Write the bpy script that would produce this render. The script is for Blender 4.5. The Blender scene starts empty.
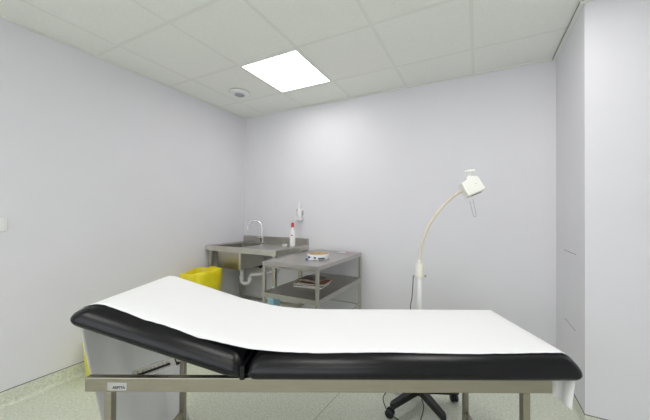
import bpy, bmesh, math, random
from mathutils import Vector, Matrix, Euler, noise
random.seed(7)
SC = bpy.context.scene
COL = SC.collection
PI = math.pi
CEIL = 2.5195

# ------------------------------------------------------------------ materials
def new_mat(name):
    m = bpy.data.materials.new(name); m.use_nodes = True
    nt = m.node_tree
    return m, nt, nt.nodes['Principled BSDF']

def mat(name, col, rough=.5, metal=0., noise_amt=0., scale=40., bump=0., bump_scale=200., spec=.5, trans=0., stretch=None):
    """procedural principled material: slight tone variation and a fine bump"""
    m, nt, b = new_mat(name)
    b.inputs['Base Color'].default_value = (*col, 1)
    b.inputs['Roughness'].default_value = rough
    b.inputs['Metallic'].default_value = metal
    b.inputs['Specular IOR Level'].default_value = spec
    if trans: b.inputs['Transmission Weight'].default_value = trans
    tc = nt.nodes.new('ShaderNodeTexCoord'); mp = nt.nodes.new('ShaderNodeMapping')
    nt.links.new(tc.outputs['Object'], mp.inputs['Vector'])
    if stretch: mp.inputs['Scale'].default_value = stretch
    if noise_amt:
        n = nt.nodes.new('ShaderNodeTexNoise'); n.inputs['Scale'].default_value = scale; n.inputs['Detail'].default_value = 5
        nt.links.new(mp.outputs[0], n.inputs['Vector'])
        r = nt.nodes.new('ShaderNodeValToRGB')
        a = [max(0, c*(1-noise_amt)) for c in col]; d = [min(1, c*(1+noise_amt)) for c in col]
        r.color_ramp.elements[0].position = .3; r.color_ramp.elements[1].position = .7
        r.color_ramp.elements[0].color = (*a, 1); r.color_ramp.elements[1].color = (*d, 1)
        nt.links.new(n.outputs['Fac'], r.inputs['Fac']); nt.links.new(r.outputs[0], b.inputs['Base Color'])
    if bump:
        n2 = nt.nodes.new('ShaderNodeTexNoise'); n2.inputs['Scale'].default_value = bump_scale; n2.inputs['Detail'].default_value = 4
        nt.links.new(mp.outputs[0], n2.inputs['Vector'])
        bp = nt.nodes.new('ShaderNodeBump'); bp.inputs['Strength'].default_value = bump; bp.inputs['Distance'].default_value = .01
        nt.links.new(n2.outputs['Fac'], bp.inputs['Height']); nt.links.new(bp.outputs[0], b.inputs['Normal'])
    return m

M = {}
M['wall'] = mat('wall_paint', (.705, .698, .735), .6, noise_amt=.012, scale=3, bump=.05, bump_scale=300, spec=.3)
M['ceiling'] = mat('ceiling_tile', (.82, .83, .79), .85, noise_amt=.03, scale=90, bump=.12, bump_scale=500, spec=.15)
M['tbar'] = mat('ceiling_bar', (.765, .775, .735), .8, noise_amt=.01, spec=.2)
M['gap'] = mat('shadow_gap', (.10, .10, .10), .9, noise_amt=.05)
M['steel'] = mat('brushed_steel', (.51, .495, .445), .34, 1., noise_amt=.06, scale=14, bump=.03, bump_scale=60, stretch=(1, 1, 14))
M['frame_steel'] = mat('frame_steel', (.36, .335, .275), .38, 1., noise_amt=.04, scale=10, bump=.03, bump_scale=60, stretch=(1, 1, 16))  # darkened base stands in for a dark foreground mirrored in the rails
M['zinc'] = mat('zinc_plated', (.50, .49, .44), .45, .35, noise_amt=.05)
M['apron'] = mat('sink_steel', (.66, .64, .58), .32, 1., noise_amt=.05, scale=14, bump=.02, bump_scale=60)
M['steel_top'] = mat('steel_worktop', (.50, .485, .45), .30, 1., noise_amt=.05, scale=9, bump=.02, bump_scale=80)
M['steel_shelf'] = mat('steel_shelf', (.46, .45, .42), .36, 1., noise_amt=.05, scale=9, bump=.02, bump_scale=80)
M['chrome'] = mat('chrome', (.72, .72, .72), .08, 1., noise_amt=.01)
M['vinyl'] = mat('black_vinyl', (.003, .003, .004), .26, bump=.06, bump_scale=420, noise_amt=.1, spec=.34)
M['black'] = mat('black_plastic', (.008, .008, .009), .45, noise_amt=.1)
M['rubber'] = mat('black_rubber', (.012, .012, .012), .7, noise_amt=.1)
M['white'] = mat('white_plastic', (.80, .80, .80), .35, noise_amt=.01)
M['lampwhite'] = mat('lamp_enamel', (.83, .83, .78), .35, noise_amt=.01)
M['cream'] = mat('cream_sleeve', (.60, .55, .45), .5, noise_amt=.03)
M['clampcream'] = mat('cream_plastic', (.70, .68, .60), .4, noise_amt=.02)
M['greyplastic'] = mat('grey_plastic', (.42, .42, .45), .5, noise_amt=.05)
M['greydark'] = mat('dark_grille', (.33, .33, .36), .6, noise_amt=.05)
M['red'] = mat('red_plastic', (.60, .015, .02), .4, noise_amt=.03)
M['yellow_bag'] = mat('yellow_polythene', (.80, .68, .012), .33, noise_amt=.08, scale=12, bump=.25, bump_scale=25)
M['yellow'] = mat('yellow_plastic', (.72, .70, .06), .4, noise_amt=.04)
M['bluepl'] = mat('pale_blue_plastic', (.36, .64, .76), .4, noise_amt=.05)
M['blue'] = mat('blue_print', (.03, .07, .30), .5, noise_amt=.05)
M['tan'] = mat('tan_card', (.62, .47, .28), .8, noise_amt=.08, scale=60)
M['wrap'] = mat('white_wrap', (.72, .73, .76), .4, noise_amt=.03)
M['sponge'] = mat('pale_soap', (.62, .62, .58), .6, noise_amt=.05)
M['label'] = mat('plate_silver', (.40, .40, .38), .45, noise_amt=.03)
M['ink'] = mat('dark_ink', (.02, .02, .06), .6, noise_amt=.05)
M['news'] = mat('newsprint', (.55, .54, .50), .8, noise_amt=.35, scale=70)
M['pages'] = mat('white_pages', (.66, .65, .62), .7, noise_amt=.08, scale=90, stretch=(1, 1, 30))
M['greycover'] = mat('grey_print', (.16, .15, .145), .55, noise_amt=.5, scale=45)
M['redcover'] = mat('red_orange_print', (.36, .15, .08), .5, noise_amt=.5, scale=30)
M['browncover'] = mat('brown_print', (.30, .23, .18), .5, noise_amt=.4, scale=35)
M['pipe'] = mat('white_pvc', (.74, .74, .74), .35, noise_amt=.02)

def glow(name, col, strength):
    m, nt, b = new_mat(name)
    b.inputs['Base Color'].default_value = (.8, .8, .8, 1)
    b.inputs['Emission Color'].default_value = (*col, 1); b.inputs['Emission Strength'].default_value = strength
    return m
M['panel'] = glow('light_diffuser', (1, .985, .97), 8.0)

def paper_mat():
    m, nt, b = new_mat('couch_paper')
    out = nt.nodes['Material Output']
    b.inputs['Base Color'].default_value = (.95, .95, .955, 1); b.inputs['Roughness'].default_value = .8
    b.inputs['Specular IOR Level'].default_value = .2
    tc = nt.nodes.new('ShaderNodeTexCoord')
    n = nt.nodes.new('ShaderNodeTexNoise'); n.inputs['Scale'].default_value = 9; n.inputs['Detail'].default_value = 6
    nt.links.new(tc.outputs['Object'], n.inputs['Vector'])
    bp = nt.nodes.new('ShaderNodeBump'); bp.inputs['Strength'].default_value = .22; bp.inputs['Distance'].default_value = .02
    nt.links.new(n.outputs['Fac'], bp.inputs['Height']); nt.links.new(bp.outputs[0], b.inputs['Normal'])
    t = nt.nodes.new('ShaderNodeBsdfTranslucent'); t.inputs['Color'].default_value = (.85, .85, .85, 1)
    mx = nt.nodes.new('ShaderNodeMixShader'); mx.inputs['Fac'].default_value = .13
    nt.links.new(b.outputs[0], mx.inputs[1]); nt.links.new(t.outputs[0], mx.inputs[2]); nt.links.new(mx.outputs[0], out.inputs['Surface'])
    return m
M['paper'] = paper_mat()

def floor_mat():
    m, nt, b = new_mat('speckled_vinyl_floor')
    tc = nt.nodes.new('ShaderNodeTexCoord')
    n = nt.nodes.new('ShaderNodeTexNoise'); n.inputs['Scale'].default_value = 75; n.inputs['Detail'].default_value = 4; n.inputs['Roughness'].default_value = .7
    n2 = nt.nodes.new('ShaderNodeTexNoise'); n2.inputs['Scale'].default_value = 4; n2.inputs['Detail'].default_value = 2
    for k in (n, n2): nt.links.new(tc.outputs['Object'], k.inputs['Vector'])
    r = nt.nodes.new('ShaderNodeValToRGB')
    e = r.color_ramp.elements
    e[0].position = .33; e[0].color = (.51, .540, .445, 1)
    e[1].position = .66; e[1].color = (.75, .78, .67, 1)
    nt.links.new(n.outputs['Fac'], r.inputs['Fac'])
    mx = nt.nodes.new('ShaderNodeMix'); mx.data_type = 'RGBA'; mx.blend_type = 'MULTIPLY'; mx.inputs['Factor'].default_value = .25
    r2 = nt.nodes.new('ShaderNodeValToRGB'); r2.color_ramp.elements[0].color = (.8, .8, .8, 1); r2.color_ramp.elements[1].color = (1, 1, 1, 1)
    nt.links.new(n2.outputs['Fac'], r2.inputs['Fac'])
    nt.links.new(r.outputs[0], mx.inputs[6]); nt.links.new(r2.outputs[0], mx.inputs[7])
    nt.links.new(mx.outputs[2], b.inputs['Base Color'])
    b.inputs['Roughness'].default_value = .42; b.inputs['Specular IOR Level'].default_value = .4
    return m
M['floor'] = floor_mat()

# ------------------------------------------------------------------ mesh helpers
def bm_new(): return bmesh.new()

def obj(name, bm, m, parent=None, smooth=False, loc=None, rot=None, bevel=0, seg=2, angle=40):
    bmesh.ops.recalc_face_normals(bm, faces=bm.faces)
    me = bpy.data.meshes.new(name); bm.to_mesh(me); bm.free()
    if isinstance(m, (list, tuple)):
        for k in m: me.materials.append(k)
    else: me.materials.append(m)
    o = bpy.data.objects.new(name, me); COL.objects.link(o)
    if parent is not None: o.parent = parent
    if loc is not None: o.location = loc
    if rot is not None: o.rotation_euler = rot
    if smooth:
        for p in me.polygons: p.use_smooth = True
        if angle < 180: me.set_sharp_from_angle(angle=math.radians(angle))
    if bevel:
        b = o.modifiers.new('bevel', 'BEVEL'); b.width = bevel; b.segments = seg; b.limit_method = 'ANGLE'; b.angle_limit = math.radians(35)
    return o

def box(bm, x0, x1, y0, y1, z0, z1, mi=0):
    v = [bm.verts.new(p) for p in ((x0,y0,z0),(x1,y0,z0),(x1,y1,z0),(x0,y1,z0),(x0,y0,z1),(x1,y0,z1),(x1,y1,z1),(x0,y1,z1))]
    for f in ((0,3,2,1),(4,5,6,7),(0,1,5,4),(1,2,6,5),(2,3,7,6),(3,0,4,7)):
        fc = bm.faces.new([v[i] for i in f]); fc.material_index = mi
    return bm

def obox(name, a, m, parent=None, **k): return obj(name, box(bm_new(), *a), m, parent, **k)

def tube(bm, pts, r, n=10, closed=False, caps=True):
    """round tube through points, parallel transport frame"""
    P = [Vector(p) for p in pts]; N = len(P)
    rs = r if isinstance(r, (list, tuple)) else [r]*N
    T = []
    for i in range(N):
        if closed: t = P[(i+1) % N]-P[i-1]
        else: t = P[min(i+1, N-1)]-P[max(i-1, 0)]
        T.append(t.normalized())
    up = Vector((0,0,1)) if abs(T[0].z) < .9 else Vector((1,0,0))
    nrm = (up-T[0]*up.dot(T[0])).normalized()
    rings = []
    for i in range(N):
        nrm = (nrm-T[i]*nrm.dot(T[i])).normalized(); b = T[i].cross(nrm)
        rings.append([bm.verts.new(P[i]+(nrm*math.cos(2*PI*k/n)+b*math.sin(2*PI*k/n))*rs[i]) for k in range(n)])
    for i in range(N if closed else N-1):
        A, B = rings[i], rings[(i+1) % N]
        for k in range(n): bm.faces.new((A[k], A[(k+1) % n], B[(k+1) % n], B[k]))
    if caps and not closed:
        bm.faces.new(rings[0][::-1]); bm.faces.new(rings[-1])
    return bm

def lathe(bm, prof, n=32, c=(0,0,0), mi=0, axis='Z'):
    """revolve (r,z) profile; r<=0 makes a pole"""
    rings = []
    def pt(r, z, a):
        p = (r*math.cos(a), r*math.sin(a), z)
        if axis == 'Y': p = (p[0], p[2], p[1])
        if axis == 'X': p = (p[2], p[0], p[1])
        return Vector(c)+Vector(p)
    for r, z in prof:
        if r <= 1e-6: rings.append([bm.verts.new(pt(0, z, 0))])
        else: rings.append([bm.verts.new(pt(r, z, 2*PI*k/n)) for k in range(n)])
    for A, B in zip(rings, rings[1:]):
        for k in range(n):
            k2 = (k+1) % n
            if len(A) == 1 and len(B) == 1: continue
            if len(A) == 1: f = bm.faces.new((A[0], B[k2], B[k]))
            elif len(B) == 1: f = bm.faces.new((A[k], A[k2], B[0]))
            else: f = bm.faces.new((A[k], A[k2], B[k2], B[k]))
            f.material_index = mi
    return bm

def bez(pts, n=8):
    """Catmull-Rom through points"""
    P = [Vector(p) for p in pts]; out = []
    for i in range(len(P)-1):
        p0 = P[i-1] if i else P[0]*2-P[1]; p1, p2 = P[i], P[i+1]
        p3 = P[i+2] if i+2 < len(P) else P[-1]*2-P[-2]
        for k in range(n):
            t = k/n
            out.append(.5*((2*p1)+(p2-p0)*t+(2*p0-5*p1+4*p2-p3)*t*t+(3*p1-p0-3*p2+p3)*t**3))
    out.append(P[-1]); return out

def thing(name, label, cat, loc=(0,0,0), rotz=0, group=None):
    o = bpy.data.objects.new(name, None); COL.objects.link(o)
    o.empty_display_size = .1
    o.location = loc; o.rotation_euler = (0, 0, rotz)
    tag(o, label, cat, group); return o
def tag(o, label, cat, group=None):
    o['label'] = label; o['category'] = cat
    if group: o['group'] = group
    return o
def struct(name, bm, m, label=None, **k):
    o = obj(name, bm, m, **k); o['kind'] = 'structure'
    if label: o['label'] = label
    return o

# ------------------------------------------------------------------ camera frame of the room
CAM = Vector((2.7657, -2.7955, 1.2673))
YAW, PIT, ROL = -.4555, .0077, .0053
r0 = Vector((math.cos(YAW), -math.sin(YAW), 0)); f0 = Vector((math.sin(YAW), math.cos(YAW), 0)); uz = Vector((0,0,1))
fw = f0*math.cos(PIT)+uz*math.sin(PIT); upv = uz*math.cos(PIT)-f0*math.sin(PIT)
Rv = r0*math.cos(ROL)+upv*math.sin(ROL); Uv = upv*math.cos(ROL)-r0*math.sin(ROL)
cd = bpy.data.cameras.new('camera'); cam = bpy.data.objects.new('camera', cd); COL.objects.link(cam)
mw = Matrix.Identity(4)
for i in range(3):
    mw[i][0] = Rv[i]; mw[i][1] = Uv[i]; mw[i][2] = -fw[i]; mw[i][3] = CAM[i]
cam.matrix_world = mw
cd.sensor_fit = 'HORIZONTAL'; cd.sensor_width = 36; cd.lens = 282.25*36/650
cd.shift_x = -14.8755/650; cd.shift_y = 1.2674/650
cd.clip_start = .02
SC.camera = cam

# ------------------------------------------------------------------ room shell
W, DP = 3.328, .675         # far part of the room; the wall block on the right begins DP in front of the back wall
XR, YF = 4.5, -4.6
t = .12
struct('floor', box(bm_new(), -t, XR+t, YF-t, t, -.12, 0), M['floor'])
struct('ceiling', box(bm_new(), -t, XR+t, YF-t, t, CEIL+.006, CEIL+.13), M['ceiling'])
struct('wall_left', box(bm_new(), -t, 0, YF-t, t, 0, CEIL+.006), M['wall'])
struct('wall_back', box(bm_new(), 0, W+.001, 0, t, 0, CEIL+.006), M['wall'])
struct('wall_right', box(bm_new(), W, XR+t, -DP, t, 0, CEIL+.006), M['wall'])
struct('wall_right_near', box(bm_new(), XR, XR+t, YF-t, -DP, 0, CEIL+.006), M['wall'])
# front wall, behind the camera, with an added, unseen window that brightens the room
WX0, WX1, WZ0, WZ1 = .5, 4.0, .55, 2.35
bm = bm_new()
box(bm, 0, WX0, YF-t, YF, 0, CEIL+.006); box(bm, WX1, XR, YF-t, YF, 0, CEIL+.006); box(bm, WX0, WX1, YF-t, YF, 0, WZ0); box(bm, WX0, WX1, YF-t, YF, WZ1, CEIL+.006)
struct('wall_front', bm, M['wall'])
bm = bm_new()
for x in (WX0, WX0+(WX1-WX0)/3-.03, WX0+2*(WX1-WX0)/3-.03, WX1-.06): box(bm, x, x+.06, YF-.08, YF-.02, WZ0, WZ1)
box(bm, WX0, WX1, YF-.08, YF-.02, WZ0, WZ0+.06); box(bm, WX0, WX1, YF-.08, YF-.02, WZ1-.06, WZ1)
win = struct('added_window_1', bm, M['white'])
gm, nt, b = new_mat('added_window_glass'); b.inputs['Roughness'].default_value = .02
tr_ = nt.nodes.new('ShaderNodeBsdfTransparent'); mx = nt.nodes.new('ShaderNodeMixShader'); mx.inputs[0].default_value = .06
nt.links.new(tr_.outputs[0], mx.inputs[1]); nt.links.new(b.outputs[0], mx.inputs[2]); nt.links.new(mx.outputs[0], nt.nodes['Material Output'].inputs['Surface'])
obj('glass', box(bm_new(), WX0+.05, WX1-.05, YF-.053, YF-.048, WZ0+.05, WZ1-.05), gm, win)
ld = bpy.data.lights.new('added_daylight', 'AREA'); ld.shape = 'RECTANGLE'; ld.size = WX1-WX0; ld.size_y = WZ1-WZ0; ld.energy = 48; ld.color = (.95,.975,1)  # soft fill light added outside the made-up window
lo = bpy.data.objects.new('added_daylight', ld); COL.objects.link(lo); lo.location = ((WX0+WX1)/2, YF-.16, (WZ0+WZ1)/2); lo.rotation_euler = (PI/2, 0, 0)

# suspended ceiling bars, 24 mm wide, one mesh following the tile pattern
GX = [.3257+.6*i for i in range(-1, 8)]; GY = [-.428-.6*i for i in range(0, 8)]
bm = bm_new()
for x in GX:
    if not 0 < x < XR: continue
    y1 = 0 if x < W else -DP
    box(bm, x-.012, x+.012, YF, y1, CEIL+.0046, CEIL+.0058)
for y in GY:
    if y < YF: continue
    box(bm, 0, W if y > -DP else XR, y-.012, y+.012, CEIL+.0047, CEIL+.0059)
struct('trim_1', bm, M['tbar'])
# perimeter angle at the tops of the walls
bm = bm_new()
box(bm, 0, .015, YF, 0, CEIL-.003, CEIL+.005); box(bm, .015, W-.02, -.02, 0, CEIL-.003, CEIL+.005)
box(bm, W, XR, -DP-.02, -DP, CEIL-.003, CEIL+.005); box(bm, XR-.02, XR, YF, -DP-.02, CEIL-.003, CEIL+.005); box(bm, .015, XR-.02, YF, YF+.02, CEIL-.003, CEIL+.005)
struct('trim_2', bm, M['tbar'])
bm = bm_new(); box(bm, W-.024, W-.0005, -DP-.0205, -.0005, CEIL-.014, CEIL-.0005)
struct('trim_3', bm, M['tbar'], label='pale angle strip along the top of the short right wall')
bm = bm_new(); box(bm, W-.028, W-.0245, -DP-.02, -.004, CEIL-.006, CEIL+.0045)
struct('trim_4', bm, mat('soft_gap', (.30,.30,.29), .9, noise_amt=.05), label='dark shadow gap beside the ceiling edge strip')

# coved vinyl skirting: 100 mm up the wall, 25 mm cove into the floor
def skirt(name, p, q, inward):
    p, q, n = Vector(p), Vector(q), Vector(inward)
    prof = [(0,.10),(.0035,.10),(.004,.03)]+[(.004+.026*(1-math.cos(a)), .03-.028*math.sin(a)) for a in [PI/2*k/6 for k in range(1, 7)]]+[(.032,.0005),(0,.0005)]
    bm = bm_new(); A = []; B = []
    for d, z in prof:
        A.append(bm.verts.new(p+n*d+uz*z)); B.append(bm.verts.new(q+n*d+uz*z))
    for i in range(len(A)):
        j = (i+1) % len(A); bm.faces.new((A[i], A[j], B[j], B[i]))
    bm.faces.new(A[::-1]); bm.faces.new(B)
    struct(name, bm, M['floor'])
skirt('baseboard_left', (0.0002, YF, 0), (0.0002, 0, 0), (1,0,0))
skirt('baseboard_back', (0.03, -.0002, 0), (W-.03, -.0002, 0), (0,-1,0))
skirt('baseboard_right', (W-.0002, 0, 0), (W-.0002, -DP-.004, 0), (-1,0,0))
skirt('baseboard_right_near', (W-.004, -DP-.0002, 0), (XR, -DP-.0002, 0), (0,-1,0))
bm = bm_new()
box(bm, .0003, .0038, YF, -.004, .1002, .1035); box(bm, W-.0038, W-.0003, -DP-.0035, -.004, .1002, .1035); box(bm, W, XR, -DP-.0038, -DP-.0003, .1002, .1035)
struct('trim_5', bm, M['gap'], label='thin dark joint line along the top of the vinyl skirting')
# welded floor seam
bm = bm_new(); a, b = Vector((1.93,-.5,0)), Vector((1.85,-1.45,0)); d = (b-a).normalized(); n = Vector((-d.y, d.x, 0))*.0022
f = [bm.verts.new(p+uz*z) for z in (.0001,.0007) for p in (a-n, a+n, b+n, b-n)]
for q in ((0,3,2,1),(4,5,6,7),(0,1,5,4),(1,2,6,5),(2,3,7,6),(3,0,4,7)): bm.faces.new([f[i] for i in q])
struct('trim_6', bm, mat('floor_weld', (.30,.33,.26), .5, noise_amt=.05), label='welded seam in the vinyl floor')

# ------------------------------------------------------------------ ceiling lights
def ceiling_light(ix, iy, label):
    x, y = GX[1]+.6*ix, GY[0]-.6*iy
    th = thing('ceiling_light', label, 'ceiling light', (x+.3, y-.3, CEIL), 0, 'square LED panels in the ceiling tiles')
    bm = bm_new(); s, q = .2878, .2760
    for a in ((-s,s,-s,-q),(-s,s,q,s),(-s,-q,-q,q),(q,s,-q,q)): box(bm, *a, -.001, .0055)
    obj('light_frame', bm, M['white'], th)
    obox('light_diffuser', (-q,q,-q,q,.0002,.005), M['panel'], th)
ceiling_light(1, 0, 'bright square LED panel set into the tiled ceiling near the corner')
ceiling_light(4, 1, 'added square LED panel just out of view over the foot of the couch')  # unseen panel added to brighten the right of the back wall
ceiling_light(3, 3, 'added square LED panel out of view above the near side of the couch')  # unseen panel added for the highlight on the black vinyl
ceiling_light(1, 5, 'added square LED panel far behind the camera near the added window, left')  # unseen panel, added to even out the lighting
ceiling_light(4, 5, 'added square LED panel far behind the camera near the added window, right')  # another unseen panel, added for more light from above

# smoke detector
th = thing('ceiling_detector', 'round white ceiling detector with grey centre beside the light panel', 'detector', (.535,-.628,CEIL))
obj('base', lathe(bm_new(), [(0,-.0005),(.098,-.0005),(.100,-.006),(.097,-.012),(.085,-.018),(.055,-.022),(0,-.022)], 48), M['white'], th, smooth=True)
bm = lathe(bm_new(), [(0,-.0225),(.050,-.0225),(.052,-.025),(.049,-.030),(.040,-.033),(0,-.034)], 40)
obj('sensor_cover', bm, M['greyplastic'], th, smooth=True)
bm = bm_new()
for k in range(14):
    a = 2*PI*k/14; c, s = math.cos(a), math.sin(a)
    v = [bm.verts.new((c*r-s*w, s*r+c*w, z)) for z in (-.0345,-.0335) for r, w in ((.012,-.003),(.040,-.005),(.040,.005),(.012,.003))]
    for q in ((0,3,2,1),(4,5,6,7),(0,1,5,4),(1,2,6,5),(2,3,7,6),(3,0,4,7)): bm.faces.new([v[i] for i in q])
obj('grille', bm, M['greydark'], th)

# light switch on the left wall
th = thing('light_switch', 'white square rocker light switch on the left wall', 'light switch', (0,-2.139,1.183), 0)
obox('wall_plate', (.0005,.009,-.044,.044,-.043,.043), M['white'], th, bevel=.003, seg=3)
bm = box(bm_new(), .0092,.013,-.027,.027,-.027,.027)
for v in bm.verts:
    if v.co.x > .012 and v.co.z < 0: v.co.x += .003
obj('rocker', bm, M['white'], th, bevel=.0015)

# flush access panel in the short right wall
th = thing('wall_hatch', 'flush white access panel with dark top and bottom joints in right wall', 'access panel', (W,-.37,.767))
obox('panel', (-.0006,-.0003,-.139,.139,-.243,.243), M['wall'], th)
obox('joint', (-.0010,-.0003,-.140,.140,.2434,.2464), M['gap'], th); obox('joint', (-.0010,-.0003,-.125,.125,-.2464,-.2434), M['gap'], th)

# ------------------------------------------------------------------ examination couch
OU, OV = -.03, 1.40                      # centre of the couch along / across, measured from the camera foot
COUCH_LOC = Vector((CAM.x, CAM.y, 0))+r0*OU+f0*OV
COUCH_ROT = -YAW+.0028
couch = thing('examination_couch', 'black vinyl examination couch on a stainless steel frame with raised backrest', 'examination couch', COUCH_LOC, COUCH_ROT)
def L(u, v): return (u-OU, v-OV)
def cbox(bm, u0, u1, v0, v1, z0, z1): return box(bm, u0-OU, u1-OU, v0-OV, v1-OV, z0, z1)
V0, V1 = 1.12, 1.68                      # outer faces of the near and far rails
RZ0, RZ1 = .5585, .6145
UL, UR = -1.003, .846
obj('frame_rail', cbox(bm_new(), UL, UR, V0, V0+.026, RZ0, RZ1), M['frame_steel'], couch, bevel=.003)
obj('frame_rail', cbox(bm_new(), UL, UR, V1-.026, V1, RZ0, RZ1), M['frame_steel'], couch, bevel=.003)
obj('end_rail', cbox(bm_new(), -.345, -.319, V0+.0265, V1-.0265, RZ0, RZ1-.016), M['frame_steel'], couch, bevel=.003)
obj('end_rail', cbox(bm_new(), UR-.03, UR-.004, V0+.0265, V1-.0265, RZ0, RZ1-.004), M['frame_steel'], couch, bevel=.003)
for u in (-.927, .730):
    for v in (V0+.001, V1-.029):
        lg = obj('leg', cbox(bm_new(), u, u+.028, v, v+.028, .02, RZ0-.0005), M['frame_steel'], couch, bevel=.002)
        obj('foot', lathe(bm_new(), [(0,0),(.018,0),(.019,.004),(.017,.019),(0,.0195)], 16, (u+.014-OU, v+.014-OV, 0)), M['rubber'], lg, smooth=True)
    obj('cross_bar', cbox(bm_new(), u+.003, u+.025, V0+.0295, V1-.0295, .085, .113), M['frame_steel'], couch, bevel=.002)
    
# the pads: wedge-shaped soft edges, height as a function of the distance from the edge
HT = [(0,.022),(.003,.035),(.010,.049),(.022,.064),(.040,.077),(.060,.0840),(.090,.0880),(.140,.0905),(9,.0905)]
def H(d):
    d = max(d, 0)
    for (a, za), (b, zb) in zip(HT, HT[1:]):
        if d <= b: return za+(zb-za)*(d-a)/(b-a)
    return HT[-1][1]
def rrect(x0, x1, y0, y1, r, n=6):
    out = []
    for cx, cy, a0 in ((x1-r,y1-r,0),(x0+r,y1-r,PI/2),(x0+r,y0+r,PI),(x1-r,y0+r,1.5*PI)):
        for k in range(n+1): a = a0+PI/2*k/n; out.append((cx+r*math.cos(a), cy+r*math.sin(a)))
    return out
def loft(bm, loops, cap0=True, cap1=True):
    R = [[bm.verts.new(p) for p in lp_] for lp_ in loops]
    for A, B in zip(R, R[1:]):
        n = len(A)
        for i in range(n): bm.faces.new((A[i], A[(i+1)%n], B[(i+1)%n], B[i]))
    if cap0: bm.faces.new(R[0][::-1])
    if cap1: bm.faces.new(R[-1])
    return bm
PV0, PV1 = 1.098, 1.722
BZ = .6152                                # underside of the flat pad
SU0, SU1 = -.374, .971
obj('support_board', cbox(bm_new(), SU0+.015, UR-.035, V0+.028, V1-.028, BZ-.0135, BZ-.0005), M['black'], couch)
def skew(u, v): return u-.032*max(0, min(1, (u-.45)/.45))*(v-PV0)/.6
def cushion(name, x0, x1, matrix, ke=1):
    bm = bm_new(); loops = []
    for d, z in [(.018,0),(.008,.003),(.003,.009),(.0005,.015)]+HT[:-1]+[(.2,.0910)]:
        loops.append([(x, y, z) for x, y in rrect(x0+(d*ke if z > .02 else d), x1-d, PV0-OV+d, PV1-OV-d, max(.045-d*.3, .012), 8)])
    if x1 > .5: loops = [[(skew(x, y+OV), y, z) for x, y, z in lp_] for lp_ in loops]
    loft(bm, loops); bm.transform(matrix)
    return obj(name, bm, M['vinyl'], couch, smooth=True, angle=180)
cushion('seat_cushion', SU0, SU1, Matrix.Translation((-OU, 0, BZ)))
# raised backrest: hinged at (u,z) = (HU,HZ), rising to the left
ANG = math.radians(17.9); HU, HZ = -.386, .6125
LB = .722
MB = Matrix.Translation((HU-OU, 0, HZ)) @ Matrix.Rotation(ANG, 4, 'Y')
KE = 1.6
cushion('backrest_cushion', -LB, 0, MB, KE)
bm = box(bm_new(), -LB+.04, -.10, -.25, .25, -.014, -.0005); bm.transform(MB)
obj('backrest_board', bm, M['black'], couch)
obj('hinge_strip', cbox(bm_new(), -.389, -.371, PV0+.010, PV1-.010, .6150, .668), M['vinyl'], couch)
for v in (1.17, 1.62):
    obj('hinge', tube(bm_new(), [(-.380-OU, v-OV-.03, .6095), (-.380-OU, v-OV+.03, .6095)], .005, 12), M['black'], couch, smooth=True)

# ratchet support that holds the backrest up
def ratchet(v):
    a = Vector((-.868-OU, v-OV, .580)); b = Vector((-.685-OU, v-OV, .646))
    d = (b-a); ln = d.length; d.normalize(); ang = math.atan2(d.z, d.x)
    mt = Matrix.Translation(a) @ Matrix.Rotation(-ang, 4, 'Y')
    bm = bm_new(); h = .0165
    box(bm, 0, ln, -.004, .004, h-.006, h); box(bm, 0, ln, -.004, .004, -h, -h+.006)
    box(bm, 0, .02, -.004, .004, -h+.006, h-.006); box(bm, ln-.03, ln, -.004, .004, -h+.006, h-.006)
    box(bm, .02, ln-.03, .0005, .004, -h+.006, h-.006)
    for k in range(7):
        x = .03+k*(ln-.07)/7; box(bm, x, x+.013, -.004, .0004, .000, h-.006)
    bm.transform(mt)
    o = obj('ratchet_arm', bm, M['zinc'], couch)
    bm = box(bm_new(), .021, ln-.031, -.0030, .0004, -h+.0062, -.0005); bm.transform(mt)
    obj('slot', bm, M['black'], o)
    bm = box(bm_new(), ln-.001, ln+.058, -.007, .007, -.009, .009); bm.transform(mt)
    obj('arm_rod', bm, M['steel'], o, bevel=.002)
    bm = box(bm_new(), ln-.006, ln+.002, -.0065, .0065, -h-.004, h+.004); bm.transform(mt)
    obj('catch', bm, M['black'], o)
ratchet(1.200)
# bracket on the underside at the far side
bm = box(bm_new(), -.395,-.365,.20,.22,-.060,-.0142); bm.transform(MB)
obj('bracket', bm, M['steel'], couch)
# maker's plate on the near rail
pu0, pu1 = -.912, -.836
pl = obj('name_plate', cbox(bm_new(), pu0, pu1, V0-.0012, V0-.0002, .5655, .597), M['label'], couch)
pl['label'] = 'silver name plate with dark lettering'
cu = bpy.data.curves.new('lettering', 'FONT'); cu.body = 'ADITTA'; cu.size = .0135; cu.extrude = .0002; cu.offset = .0004; cu.align_x = 'CENTER'; cu.align_y = 'CENTER'
tmp = bpy.data.objects.new('lettering_curve', cu); COL.objects.link(tmp)
dg = bpy.context.evaluated_depsgraph_get(); me = bpy.data.meshes.new_from_object(tmp.evaluated_get(dg)); bpy.data.objects.remove(tmp)
me.materials.clear(); me.materials.append(M['ink'])
lt = bpy.data.objects.new('lettering', me); COL.objects.link(lt); lt.parent = pl
lt.location = ((pu0+pu1)/2+.006-OU, V0-.0015-OV, .577); lt.rotation_euler = (PI/2, 0, 0); lt.scale = (1.0, 1, 1)

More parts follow.
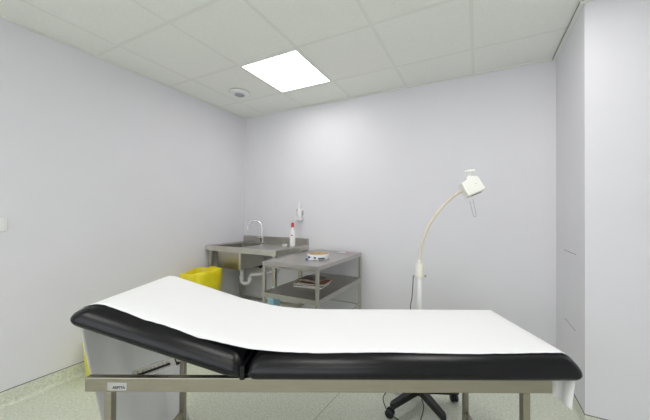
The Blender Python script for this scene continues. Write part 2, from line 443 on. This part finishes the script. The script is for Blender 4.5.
# ------------------------------------------------------------------ paper sheet over the couch
def paper_sheet():
    sa, ca = math.sin(ANG), math.cos(ANG)
    gap = .0040
    def onback(s, h): return (HU-s*ca+h*sa, HZ+s*sa+h*ca)
    hx = onback(LB+gap, .022)[0]
    DD = [.003,.010,.022,.040,.060,.090,.130]
    rows_def = []         # (kind, a, b, near v, far v)
    for u, z, vn, vf in ((hx+.074,.004,1.30,1.735),(hx+.050,.10,1.292,1.735),(hx+.032,.22,1.278,1.735),(hx+.020,.34,1.258,1.735),(hx+.012,.46,1.236,1.73),(hx+.007,.56,1.214,1.73),(hx+.004,.66,1.195,1.725),(hx+.002,.74,1.180,1.715),(hx+.001,.80,1.172,1.705)):
        rows_def.append(('hang', u, z, vn, vf))
    rows_def.append(('back', LB+gap, None, 1.160, 1.724))
    for d in DD: rows_def.append(('back', LB-d*KE, None, 1.160-.06*d, 1.722))
    for s_ in (.45,.42,.37,.32,.27,.22): rows_def.append(('back', s_, None, 1.150+.003*math.sin(s_*22), 1.720))
    for u, z in ((-.47,.7490),(-.41,.7350),(-.34,.7240),(-.26,.7160),(-.16,.7118)): rows_def.append(('sag', u, z, 1.148, 1.719))
    for u in (-.08,.0,.1,.2,.3,.4,.5,.6,.7,.76): rows_def.append(('flat', u, None, 1.150+.003*math.sin(u*9), 1.719))
    for d in DD[::-1]: rows_def.append(('flat', SU1-d, None, 1.154, 1.719))
    rows_def.append(('flat', SU1+gap, None, 1.145, 1.719))
    for u, z, vn in ((SU1+.0035,.622,1.143),(SU1-.001,.6135,1.142),(SU1-.016,.606,1.140),(SU1-.034,.55,1.136),(SU1-.044,.484,1.136)): rows_def.append(('hang', u, z, vn, 1.68))
    bm = bm_new(); rows = []
    Q = [i/30*.82 for i in range(31)]+[.85,.88,.91,.935,.955,.97,.982,.992,1.0]
    # densify along the strip
    full = []
    for A, B in zip(rows_def, rows_def[1:]):
        n = 3
        for k in range(n): full.append((A, B, k/n))
    full.append((rows_def[-1], rows_def[-1], 0))
    def point(D, q):
        kind, a, b, vn, vf = D
        v = vn+(vf-vn)*q; dv = min(v-PV0, PV1-v)
        if kind == 'back': u, z = onback(a, H(min(dv, (LB-a)/KE))+gap)
        elif kind == 'flat': u, z = skew(a, v), BZ+H(min(dv, SU1-a))+gap
        elif kind == 'sag': u, z = a, b+(H(dv)-.0905)
        else:
            u, z = a, b
            if a < -.9:
                k = max(0, min(1, (v-1.682)/.053)); u += .085*k*k
            else: u = skew(a, v)
        return Vector((u, v, z))
    for A, B, tt in full:
        row = []
        for q in Q:
            p = point(A, q).lerp(point(B, q), tt)
            u, v, z = p
            w = noise.noise(Vector((u*6+3, v*7, z*6)))
            hang = 1 if (A[0] == 'hang' and B[0] == 'hang') else 0
            if hang and u < -.85: u += .006*w*min(1, (.86-z)*5)-.004*math.sin(v*34+z*3)*min(1, (.86-z)*3)
            elif hang: u += .004*abs(w)+.012*min(1, (.63-z)*8)*math.sin(v*46)**2
            else: z += .0010*abs(w)+.0005
            if q == 0: v += .0035*noise.noise(Vector((u*40, z*30, 1)))
            row.append(bm.verts.new((u-OU, v-OV, z)))
        rows.append(row)
    for A, B in zip(rows, rows[1:]):
        for j in range(len(Q)-1): bm.faces.new((A[j], A[j+1], B[j+1], B[j]))
    o = obj('couch_paper', bm, M['paper'], None, smooth=True, angle=180, loc=COUCH_LOC, rot=(0, 0, COUCH_ROT))
    s = o.modifiers.new('solid', 'SOLIDIFY'); s.thickness = .0008; s.offset = 1
    return tag(o, 'white disposable paper sheet laid over the black couch and hanging at both ends', 'paper sheet')
paper_sheet()

# ------------------------------------------------------------------ examination lamp
LC = Vector((2.412, -.853, 0))
lamp = thing('examination_lamp', 'white gooseneck examination lamp on a black castor base behind the couch', 'lamp', LC)
hub = lathe(bm_new(), [(0,.070),(.040,.070),(.045,.076),(.045,.108),(.040,.114),(.028,.125),(.026,.150),(0,.150)], 28)
obj('base_hub', hub, M['black'], lamp, smooth=True)
for k in range(5):
    a = math.radians(-118.5+72*k); d = Vector((math.cos(a), math.sin(a), 0)); n = Vector((-d.y, d.x, 0))
    bm = bm_new(); st = []
    for rr, zb, zt_, w in ((.038,.072,.114,.022),(.10,.071,.112,.021),(.19,.067,.105,.019),(.245,.065,.101,.018),(.262,.065,.095,.014)):
        st.append([bm.verts.new(d*rr+n*s*w+uz*z) for s, z in ((-1,zb),(1,zb),(1,zt_),(-1,zt_))])
    for A, B in zip(st, st[1:]):
        for i in range(4): bm.faces.new((A[i], A[(i+1)%4], B[(i+1)%4], B[i]))
    bm.faces.new(st[0][::-1]); bm.faces.new(st[-1])
    lg = obj('leg', bm, M['black'], lamp, bevel=.004)
    # twin-wheel castor hanging from the end of the leg
    sw = a+[-1.1, .5, 1.7, .9, -.8][k]
    e = Vector((math.cos(sw), math.sin(sw), 0)); en = Vector((-e.y, e.x, 0))
    c = d*.244+e*.022+uz*.0275
    bm = bm_new()
    for s in (-1, 1):
        q = c+en*s*.0135
        prof = [(0,-.008),(.022,-.008),(.027,-.005),(.0275,0),(.027,.005),(.022,.008),(0,.008)]
        b2 = lathe(bm_new(), prof, 24)
        rm = Matrix.Translation(q) @ Matrix(((e.x,0,en.x,0),(e.y,0,en.y,0),(0,1,0,0),(0,0,0,1)))
        b2.transform(rm); me = bpy.data.meshes.new('t'); b2.to_mesh(me); b2.free(); bm.from_mesh(me); bpy.data.meshes.remove(me)
    tube(bm, [c-en*.012, c+en*.012], .006, 10)
    tube(bm, [d*.246+uz*.030, d*.246+uz*.066], .009, 10)
    obj('castor', bm, M['black'], lg, smooth=True)
obj('pole', lathe(bm_new(), [(0,.1505),(.0185,.1505),(.0185,.846),(0,.846)], 28), M['white'], lamp, smooth=True)
cl = obj('clamp_head', lathe(bm_new(), [(0,.836),(.030,.836),(.032,.840),(.032,.862),(.0285,.866),(.0285,.928),(.025,.936),(.014,.938),(.014,.956),(.011,.960),(0,.960)], 32), M['clampcream'], lamp, smooth=True)
obj('knob', tube(bm_new(), [Vector((0,0,.850))+r0*.031, Vector((0,0,.850))+r0*.044], .007, 12), M['greydark'], cl, smooth=True)
obj('cable_clip', tube(bm_new(), [Vector((0,0,.850))-r0*.031, Vector((0,0,.852))-r0*.042], .005, 12), M['greydark'], cl, smooth=True)
def lp(u, z, v=0): return r0*(u-.540)+f0*v+uz*z      # in the lamp's own frame
neck = bez([lp(.540,.950), lp(.543,.985), lp(.549,1.03), lp(.568,1.105), lp(.607,1.199), lp(.674,1.294), lp(.738,1.362), lp(.800,1.408,.02), lp(.845,1.425,.04)], 10)
obj('gooseneck', tube(bm_new(), neck, .0105, 14), M['cream'], lamp, smooth=True, angle=180)
# lamp head
def rfu(a, b, c): return r0*a+f0*b+uz*c
Yh = rfu(.17,.96,-.21).normalized(); Xh = rfu(.825,-.068,.357); Xh = (Xh-Yh*Xh.dot(Yh)).normalized(); Zh = Xh.cross(Yh)
hc = lp((472.6-340)/282*1.9, 1.2673+(213.5-186.3)/282*1.9)+Yh*.043+r0*.007+uz*.009
hm = Matrix(((Xh.x,Yh.x,Zh.x,hc.x),(Xh.y,Yh.y,Zh.y,hc.y),(Xh.z,Yh.z,Zh.z,hc.z),(0,0,0,1)))
bm = bm_new()
poly = [(-.060,-.051),(.063,-.050),(.057,.050),(.007,.074),(-.060,.052)]
a = [bm.verts.new((x, -.043, z)) for x, z in poly]; b = [bm.verts.new((x, .047, z)) for x, z in poly]
bm.faces.new(a); bm.faces.new(b[::-1])
for i in range(1, 5): j = (i+1)%5; bm.faces.new((a[i], a[j], b[j], b[i]))
o4 = [a[0], a[1], b[1], b[0]]
inn = [bm.verts.new((v.co.x*.93, .002+(v.co.y-.002)*.90, -.05)) for v in o4]; deep = [bm.verts.new((v.co.x*.90, .002+(v.co.y-.002)*.86, -.040)) for v in o4]
for i in range(4):
    j = (i+1)%4; bm.faces.new((o4[i], inn[i], inn[j], o4[j])); bm.faces.new((inn[i], deep[i], deep[j], inn[j]))
bm.faces.new(deep); bm.transform(hm)
hd = obj('lamp_head', bm, M['lampwhite'], lamp, bevel=.005, seg=3)
bm = box(bm_new(), -.048,.054,-.032,.036,-.0545,-.0405); bm.transform(hm); obj('lens', bm, M['clampcream'], hd, bevel=.003)
bm = box(bm_new(), -.030,.042,-.014,.004,-.0560,-.0547); bm.transform(hm); obj('slot', bm, M['black'], hd)
dx, dz = .06, .020; ln_ = math.hypot(dx, dz)
for k in range(3):
    tt = .20+.22*k; x, z = -.060+dx*tt, .050+dz*tt
    bm = box(bm_new(), x-.004, x+.004, -.0445, -.010, z-.006, z+.0015); bm.transform(hm); obj('vent', bm, M['greydark'], hd)
hp = hm @ Vector((.004, -.010, .064)); tp0 = hp+uz*.058+r0*.012
bm = bm_new(); tube(bm, [hp, hp+uz*.030+r0*.006, tp0], .0105, 14)
cm = Matrix.Translation(tp0) @ Vector((0,0,1)).rotation_difference((uz-r0*.17-f0*.12).normalized()).to_matrix().to_4x4()
lathe_bm = lathe(bm_new(), [(0,-.001),(.030,-.007),(.037,-.006),(.034,.001),(.018,.006),(0,.007)], 28); lathe_bm.transform(cm)
me = bpy.data.meshes.new('t'); lathe_bm.to_mesh(me); lathe_bm.free(); bm.from_mesh(me); bpy.data.meshes.remove(me)
obj('handle', bm, M['lampwhite'], hd, smooth=True)
bm = box(bm_new(), .020,.025,-.0455,-.0435,.004,.009); bm.transform(hm); obj('screw', bm, M['greyplastic'], hd)
# wire guard loop under the lens
lv = -.02
loop = bez([lp(.868,1.358,lv), lp(.876,1.325,lv), lp(.889,1.270,lv), lp(.898,1.250,lv), lp(.909,1.255,lv), lp(.909,1.275,lv), lp(.897,1.330,lv), lp(.888,1.366,lv)], 6)
obj('wire_loop', tube(bm_new(), loop, .0022, 8), M['greyplastic'], hd, smooth=True, angle=180)
# power cord: down the pole, then loops on the floor
cord = bez([lp(.498,.850), lp(.496,.80,-.003), lp(.488,.70,-.006), lp(.478,.64,-.01), lp(.480,.45,-.02), lp(.44,.30,-.02), lp(.37,.19,-.01), lp(.318,.100,-.03), lp(.292,.060,-.05), lp(.315,.004,-.085), lp(.36,.004,-.150), lp(.40,.004,-.190), lp(.44,.004,-.215), lp(.49,.004,-.18), lp(.535,.004,-.10), lp(.548,.035,-.075), lp(.540,.062,-.055)], 8)
obj('power_cord', tube(bm_new(), cord, .0028, 8), M['rubber'], lamp, smooth=True, angle=180)

# ------------------------------------------------------------------ steel sink unit
sink = thing('sink_unit', 'stainless steel sink unit with gooseneck tap in the back corner', 'sink', (.5,-.3,0))
def sbox(bm, x0, x1, y0, y1, z0, z1): return box(bm, x0-.5, x1-.5, y0+.3, y1+.3, z0, z1)
SX0, SX1, SY0, SY1 = .006, .996, -.600, -.004
BX0, BX1, BY0, BY1 = .095, .462, -.530, -.135
bm = bm_new()
e_ = .0016
sbox(bm, SX0+e_, BX0, SY0+e_, SY1, .888, .896); sbox(bm, BX1, SX1-e_, SY0+e_, SY1, .888, .896); sbox(bm, BX0, BX1, SY0+e_, BY0, .888, .896); sbox(bm, BX0, BX1, BY1, SY1, .888, .896)
obj('worktop', bm, M['steel_top'], sink)
bm = bm_new(); sbox(bm, SX0, SX1, SY0, SY0+.0015, .846, .902); sbox(bm, SX1-.0015, SX1, SY0+.0015, SY1, .846, .902); sbox(bm, SX0, SX0+.0015, SY0+.0015, SY1, .846, .902)
obj('apron', bm, M['apron'], sink)
obj('backsplash', sbox(bm_new(), SX0, SX1, -.024, SY1, .896, .975), M['steel'], sink, bevel=.002)
# pressed bowl, open at the top, rounded corners
def ring(x0, x1, y0, y1, r, z): return [(x-.5, y+.3, z) for x, y in rrect(x0, x1, y0, y1, r)]
bm = loft(bm_new(), [ring(BX0+.03,BX1-.03,BY0+.03,BY1-.03,.03,.641), ring(BX0+.004,BX1-.004,BY0+.004,BY1-.004,.028,.648), ring(BX0,BX1,BY0,BY1,.028,.665), ring(BX0,BX1,BY0,BY1,.028,.8878),
                     ring(BX0+.004,BX1-.004,BY0+.004,BY1-.004,.026,.8878), ring(BX0+.004,BX1-.004,BY0+.004,BY1-.004,.026,.668), ring(BX0+.03,BX1-.03,BY0+.03,BY1-.03,.03,.650)])
obj('basin', bm, M['steel'], sink, smooth=True, angle=35)
for x in (.050, .950):
    for y in (-.570, -.120):
        obj('leg', sbox(bm_new(), x-.012, x+.024, y-.012, y+.024, 0.0, .8875), M['steel'], sink, bevel=.004)
obj('under_rail', sbox(bm_new(), .0745, .9425, -.120, -.102, .20, .225), M['steel'], sink)
# mixer tap
fx, fy = .387-.5, -.105+.3
fa = obj('tap', lathe(bm_new(), [(0,.8965),(.026,.8965),(.026,.904),(.020,.910),(.019,.950),(.021,.955),(.021,.972),(.012,.980),(0,.980)], 24, (fx,fy,0)), M['chrome'], sink, smooth=True)
dv = Vector((-.155,-.076,0)).normalized()
sp = [Vector((fx,fy,.975)), Vector((fx,fy,1.03)), Vector((fx,fy,1.085))]
for k in range(1, 15):
    a = PI*k/14*1.03; sp.append(Vector((fx,fy,1.088))+dv*.086*(1-math.cos(a))+uz*.088*math.sin(a))
sp.append(sp[-1]-uz*.012)
obj('spout', tube(bm_new(), sp, .0095, 14), M['chrome'], fa, smooth=True, angle=60)
bm = bm_new(); tube(bm, [Vector((fx,fy,.962)), Vector((fx,fy,.964))-r0*.045, Vector((fx,fy,.972))-r0*.060], [.012,.009,.006], 12)
obj('tap_lever', bm, M['chrome'], fa, smooth=True)
# white waste trap
px_, py_ = .315-.5, -.36+.3
tp = [Vector((px_,py_,.6405)), Vector((px_,py_,.56)), Vector((px_,py_,.50))]
e = Vector((.75,.66,0)).normalized()
for k in range(1, 11):
    a = PI*k/10; tp.append(Vector((px_,py_,.495))+e*.045*(1-math.cos(a))-uz*.045*math.sin(a))
tp += [tp[-1]+uz*.03]
tp += [tp[-1]+e*.012+uz*.022, Vector((.52-.5,-.20+.3,.56)), Vector((.56-.5,-.004+.3,.57))]
tr = obj('waste_trap', tube(bm_new(), tp, .020, 16), M['pipe'], sink, smooth=True, angle=60)
tr['label'] = 'white plastic waste pipe with a bend'
for z in (.612, .528): obj('collar', lathe(bm_new(), [(.0205,z-.016),(.027,z-.016),(.028,z),(.026,z+.016),(.0205,z+.016)], 20, (px_,py_,0)), M['pipe'], tr, smooth=True)
obj('collar', lathe(bm_new(), [(.0205,.50-.012),(.027,.50-.012),(.027,.50+.012),(.0205,.50+.012)], 20, (tp[13].x, tp[13].y, 0)), M['pipe'], tr, smooth=True)
bm = bm_new(); tube(bm, [(.33-.5,-.004+.3,.60), (.33-.5,-.05+.3,.60)], .011, 12); tube(bm, [(.33-.5,-.055+.3,.60), (.30-.5,-.10+.3,.603), (.20-.5,-.12+.3,.590)], .006, 10)
lathe(bm, [(0,-.012),(.020,-.012),(.022,0),(.020,.012),(0,.012)], 16, (.33-.5,-.062+.3,.60), axis='Y')
obj('stop_valve', bm, M['black'], sink, smooth=True)

# bottle standing on the sink
bt = thing('bottle', 'white plastic bottle with a red cap standing on the sink drainer', 'bottle', (.898,-.186,.8962))
obj('body', lathe(bm_new(), [(0,.0005),(.028,.0005),(.031,.004),(.031,.125),(.029,.150),(.021,.180),(.0145,.198),(.0135,.212),(0,.212)], 32), M['white'], bt, smooth=True)
obj('cap', lathe(bm_new(), [(0,.2122),(.0165,.2122),(.0165,.246),(.0135,.262),(.008,.266),(0,.266)], 24), M['red'], bt, smooth=True)
bm = bm_new(); n = 8
d0 = math.atan2(-.90,.35); A = []; B = []
for k in range(n+1):
    a = d0+(-.28+.62*k/n)
    A.append(bm.verts.new((.0316*math.cos(a), .0316*math.sin(a), .118))); B.append(bm.verts.new((.0316*math.cos(a), .0316*math.sin(a), .131)))
for k in range(n): bm.faces.new((A[k], A[k+1], B[k+1], B[k]))
obj('label_mark', bm, M['red'], bt, smooth=True)
bm = box(bm_new(), -.026,.026,-.019,.019,.0003,.022)
tag(obj('soap_bar', bm, M['sponge'], None, loc=(.815,-.215,.8962), rot=(0,0,.3), bevel=.006, seg=3), 'small pale soap bar lying beside the white bottle on the sink', 'soap')

# soap dispenser on the back wall
ds = thing('soap_dispenser', 'white wall mounted soap dispenser on the back wall above the sink', 'soap dispenser', (.877,0,1.18))
obox('back_plate', (-.045,.045,-.006,-.0005,.0,.150), M['white'], ds, bevel=.002)
bm = box(bm_new(), -.038,.046,-.060,-.0065,.0,.045)
obj('holder', bm, M['wrap'], ds, bevel=.008, seg=3)
obj('soap_bottle', lathe(bm_new(), [(0,.0455),(.027,.0455),(.029,.050),(.029,.110),(.024,.128),(.012,.138),(.010,.150),(0,.150)], 28, (.010,-.036,0)), M['white'], ds, smooth=True)
bm = lathe(bm_new(), [(0,.1505),(.010,.1505),(.010,.170),(.016,.172),(.016,.182),(.008,.190),(.006,.212),(0,.213)], 20, (.010,-.036,0))
obj('pump', bm, M['white'], ds, smooth=True)
obox('blue_strip', (-.0450,-.0390,-.0110,-.0062,.055,.140), M['blue'], ds)
obox('grey_strip', (.0400,.0440,-.020,-.0062,.060,.120), M['greyplastic'], ds)

# ------------------------------------------------------------------ steel trolley
TX0, TX1, TY0, TY1, TZ = 1.128, 1.674, -.938, -.045, .860
tro = thing('steel_trolley', 'stainless steel two tier trolley standing beside the sink', 'trolley', ((TX0+TX1)/2, (TY0+TY1)/2, 0))
ox, oy = tro.location.x, tro.location.y
def tb(bm, x0, x1, y0, y1, z0, z1): return box(bm, x0-ox, x1-ox, y0-oy, y1-oy, z0, z1)
bm = bm_new(); tb(bm, TX0+.0016, TX1-.0016, TY0+.0016, TY1-.0016, TZ-.004, TZ)
for a in ((TX0,TX1,TY0,TY0+.0015),(TX0,TX1,TY1-.0015,TY1),(TX0,TX0+.0015,TY0+.0015,TY1-.0015),(TX1-.0015,TX1,TY0+.0015,TY1-.0015)): tb(bm, *a, TZ-.032, TZ+.0003)
obj('top_shelf', bm, M['steel_top'], tro)
bm = bm_new(); tb(bm, TX0+.026, TX1-.026, TY0+.0028, TY1-.0028, .597, .601)
for a in ((TX0+.026,TX1-.026,TY0+.001,TY0+.0025),(TX0+.026,TX1-.026,TY1-.0025,TY1-.001),(TX0+.0005,TX0+.002,TY0+.026,TY1-.026),(TX1-.002,TX1-.0005,TY0+.026,TY1-.026)): tb(bm, *a, .562, .601)
tb(bm, TX0+.0022, TX0+.026, TY0+.026, TY1-.026, .597, .601); tb(bm, TX1-.026, TX1-.0022, TY0+.026, TY1-.026, .597, .601)
obj('lower_shelf', bm, M['steel_shelf'], tro)
for x in (TX0+.002, TX1-.0265):
    for y in (TY0+.002, TY1-.0265):
        obj('leg', tb(bm_new(), x, x+.0245, y, y+.0245, .018, TZ-.0045), M['steel'], tro, bevel=.002)
        obj('foot', lathe(bm_new(), [(0,0),(.016,0),(.017,.004),(.0135,.0178),(0,.0178)], 14, (x+.012-ox, y+.012-oy, 0)), M['rubber'], tro, smooth=True)
zr = .325
for a, b in (((TX0+.02,TY1-.014),(TX1-.02,TY1-.014)), ((TX1-.014,TY0+.02),(TX1-.014,TY1-.02)), ((TX0+.014,TY0+.02),(TX0+.014,TY1-.02))):
    obj('brace_rod', tube(bm_new(), [(a[0]-ox,a[1]-oy,zr),(b[0]-ox,b[1]-oy,zr)], .006, 10), M['steel'], tro, smooth=True)
obj('push_rail', tube(bm_new(), [(TX0+.028-ox,TY0+.012-oy,TZ-.042),(TX1-.028-ox,TY0+.012-oy,TZ-.042)], .0075, 12), M['steel'], tro, smooth=True)

# roll with tan core on the trolley top
rl = thing('tape_roll', 'white and blue wrapped roll with a tan core lying on the trolley top', 'roll', (1.462,-.575,TZ+.0003))
bm = lathe(bm_new(), [(.0905,.0),(.098,.0),(.100,.004),(.100,.036),(.098,.040),(.0905,.040),(.0905,.0)], 48); obj('wrap', bm, M['wrap'], rl, smooth=True)
bm = lathe(bm_new(), [(.085,.0),(.0902,.0),(.0902,.043),(.0885,.0445),(.0865,.0445),(.085,.043),(.085,.0)], 48); obj('core', bm, M['tan'], rl, smooth=True)
for a0, a1, z0, z1, mm in ((-2.15,-1.85,.008,.026,'blue'),(-1.45,-1.25,.010,.024,'ink'),(-1.05,-.45,.004,.016,'ink'),(-2.9,-2.5,.003,.014,'ink')):
    bm = bm_new(); A = []; B = []
    for k in range(9):
        a = a0+(a1-a0)*k/8; A.append(bm.verts.new((.1006*math.cos(a), .1006*math.sin(a), z0))); B.append(bm.verts.new((.1006*math.cos(a), .1006*math.sin(a), z1)))
    for k in range(8): bm.faces.new((A[k], A[k+1], B[k+1], B[k]))
    obj('print_band', bm, M[mm], rl, smooth=True)
# marker pen in front of the roll
pn = thing('marker_pen', 'white marker pen with a blue end lying in front of the roll', 'pen', (1.455,-.705,TZ+.0075), .25)
obj('barrel', lathe(bm_new(), [(0,-.015),(.006,-.015),(.007,-.012),(.007,.030),(0,.030)], 16, axis='X'), M['white'], pn, smooth=True)
obj('cap', lathe(bm_new(), [(0,-.040),(.006,-.040),(.0073,-.036),(.0073,-.0155),(0,-.0155)], 16, axis='X'), M['blue'], pn, smooth=True)

# paper scraps at the back of the trolley top
def scrap(loc, rz, lab, sx=.055, sy=.035):
    bm = bm_new(); n = 6; g = []
    for i in range(n+1):
        g.append([bm.verts.new(((i/n-.5)*2*sx, (j/4-.5)*2*sy, .003+.010*abs(noise.noise(Vector((i*.8+rz*9, j*.9, 2)))))) for j in range(5)])
    for i in range(n):
        for j in range(4):
            f = bm.faces.new((g[i][j], g[i+1][j], g[i+1][j+1], g[i][j+1]))
            if (i, j) in ((0,1),(4,2),(5,2)): f.material_index = 1
    o = obj('wrapper', bm, [M['wrap'], M['red']], None, loc=loc, rot=(0,0,rz))
    s = o.modifiers.new('solid', 'SOLIDIFY'); s.thickness = .0012
    return tag(o, lab, 'wrapper')
scrap((1.520,-.145,TZ), .5, 'crumpled white wrapper with red marks at the back of the trolley top')

# magazines on the lower shelf
def magazine(loc, rz, w, d, h, cover, lab, curl=0, name='magazine'):
    th = thing(name, lab, 'magazine', loc, rz, 'printed papers stacked on the trolley shelf')
    def slab(z0, z1, e):
        bm = bm_new(); n = 10; top = []; bot = []
        for i in range(n+1):
            x = (i/n-.5)*(w+e); zc = curl*((i/n-.5)*2)**2 if curl > 0 else -curl*(1-((i/n-.5)*2)**2)
            top.append([bm.verts.new((x, s*(d+e)/2, z1+zc)) for s in (-1, 1)]); bot.append([bm.verts.new((x, s*(d+e)/2, z0+zc)) for s in (-1, 1)])
        for i in range(n):
            bm.faces.new((top[i][0], top[i+1][0], top[i+1][1], top[i][1])); bm.faces.new((bot[i][0], bot[i][1], bot[i+1][1], bot[i+1][0]))
            for s in (0, 1): bm.faces.new((top[i][s], top[i+1][s], bot[i+1][s], bot[i][s]))
        for i in (0, n): bm.faces.new((top[i][0], top[i][1], bot[i][1], bot[i][0]))
        return bm
    obj('pages', slab(.0004, h-.0012, 0), M['browncover' if cover == 'greycover' else 'pages'], th, smooth=True, angle=30)
    obj('cover', slab(h-.0010, h, .003), M[cover], th, smooth=True, angle=30)
mz = .6012
magazine((1.385,-.560,mz), .10, .27, .20, .012, 'news', 'white paged newspaper at the bottom of the trolley shelf stack')
magazine((1.370,-.550,mz+.0125), -.12, .26, .19, .010, 'browncover', 'brown covered magazine second from the bottom of the shelf stack')
magazine((1.405,-.535,mz+.0230), .10, .26, .19, .009, 'redcover', 'red and orange covered magazine near the top of the shelf stack', curl=.004)
magazine((1.365,-.530,mz+.0372), .02, .21, .185, .020, 'greycover', 'folded dark grey printed paper on top of the shelf stack', curl=-.009)

# pale blue container between sink and trolley
bc = thing('plastic_container', 'pale blue plastic container standing between the sink and the trolley', 'container', (1.052,-.690,0))
bm = loft(bm_new(), [[(x, y, z) for x, y in rrect(-a, a, -b_, b_, r)] for a, b_, r, z in ((.034,.050,.012,0),(.037,.053,.014,.008),(.037,.053,.014,.52),(.032,.046,.014,.545),(.020,.020,.012,.55))])
obj('body', bm, M['bluepl'], bc, smooth=True, angle=50)
obj('cap', lathe(bm_new(), [(0,.5505),(.019,.5505),(.019,.572),(.017,.575),(0,.575)], 20), M['bluepl'], bc, smooth=True)

# ------------------------------------------------------------------ yellow waste bag in front of the sink
def waste_bag():
    bm = bm_new(); n = 72; loops = []
    hx, hy = .165, .150
    def shape(s, z, wr, top=0):
        out = []
        for k in range(n):
            a = 2*PI*k/n; c, si = math.cos(a), math.sin(a)
            q = (abs(c)**4+abs(si)**4)**(-.25)
            w = 1+wr*(noise.noise(Vector((c*2.2, si*2.2, z*4)))+.7*noise.noise(Vector((c*5, si*5, z*7+4))))
            zz = z+top*(.012*noise.noise(Vector((c*1.7+5, si*1.7, 1)))+.004*math.sin(a*5)) 
            zz += top*(.020*c+.012*si)*.8
            out.append((hx*s*q*c*w, hy*s*q*si*w, max(zz, .001)))
        return out
    for s, z, wr, tp_ in ((.60,.001,0,0),(.80,.01,.05,0),(.88,.10,.06,0),(.92,.25,.05,0),(.95,.40,.05,0),(.99,.52,.05,.2),(1.03,.60,.05,.5),(1.04,.645,.03,.8),(1.02,.672,.02,1),(.97,.675,.02,1),(.92,.645,.03,.8),(.88,.55,.05,.4),(.84,.42,.06,0),(.55,.38,.1,0)):
        loops.append(shape(s, z, wr, tp_))
    loft(bm, loops)
    o = obj('waste_bag', bm, M['yellow_bag'], None, smooth=True, angle=70, loc=(.200,-.800,0), rot=(0,0,.05))
    return tag(o, 'open yellow plastic waste bag standing in front of the sink', 'waste bag')
waste_bag()

# yellow container by the left wall, mostly behind the hanging paper
yc = thing('waste_container', 'yellow plastic container on the floor by the left wall behind the hanging paper', 'container', (.150,-1.580,0), -.0)
bm = loft(bm_new(), [[(x, y, z) for x, y in rrect(-a, a, -b_, b_, r)] for a, b_, r, z in ((.095,.118,.02,0),(.098,.121,.022,.006),(.112,.134,.022,.245),(.106,.128,.02,.248),(.094,.116,.02,.02))])
obj('tub', bm, M['yellow'], yc, smooth=True, angle=50)
bm = loft(bm_new(), [[(x, y, z) for x, y in rrect(-a, a, -b_, b_, r)] for a, b_, r, z in ((.116,.138,.024,.2485),(.116,.138,.024,.266),(.105,.127,.024,.285),(.06,.07,.024,.290))])
obj('lid', bm, M['yellow'], yc, smooth=True, angle=50)

# ------------------------------------------------------------------ world and view
w = bpy.data.worlds.new('world'); SC.world = w; w.use_nodes = True
w.node_tree.nodes['Background'].inputs[0].default_value = (.9, .95, 1, 1); w.node_tree.nodes['Background'].inputs[1].default_value = .05
vs = SC.view_settings
vs.view_transform = 'Standard'; vs.look = 'None'; vs.gamma = 1; vs.use_curve_mapping = False; vs.exposure = 0.13
SC.cycles.max_bounces = 14; SC.cycles.diffuse_bounces = 8
SC.cycles.sample_clamp_indirect = 8
SC.cycles.use_denoising = True
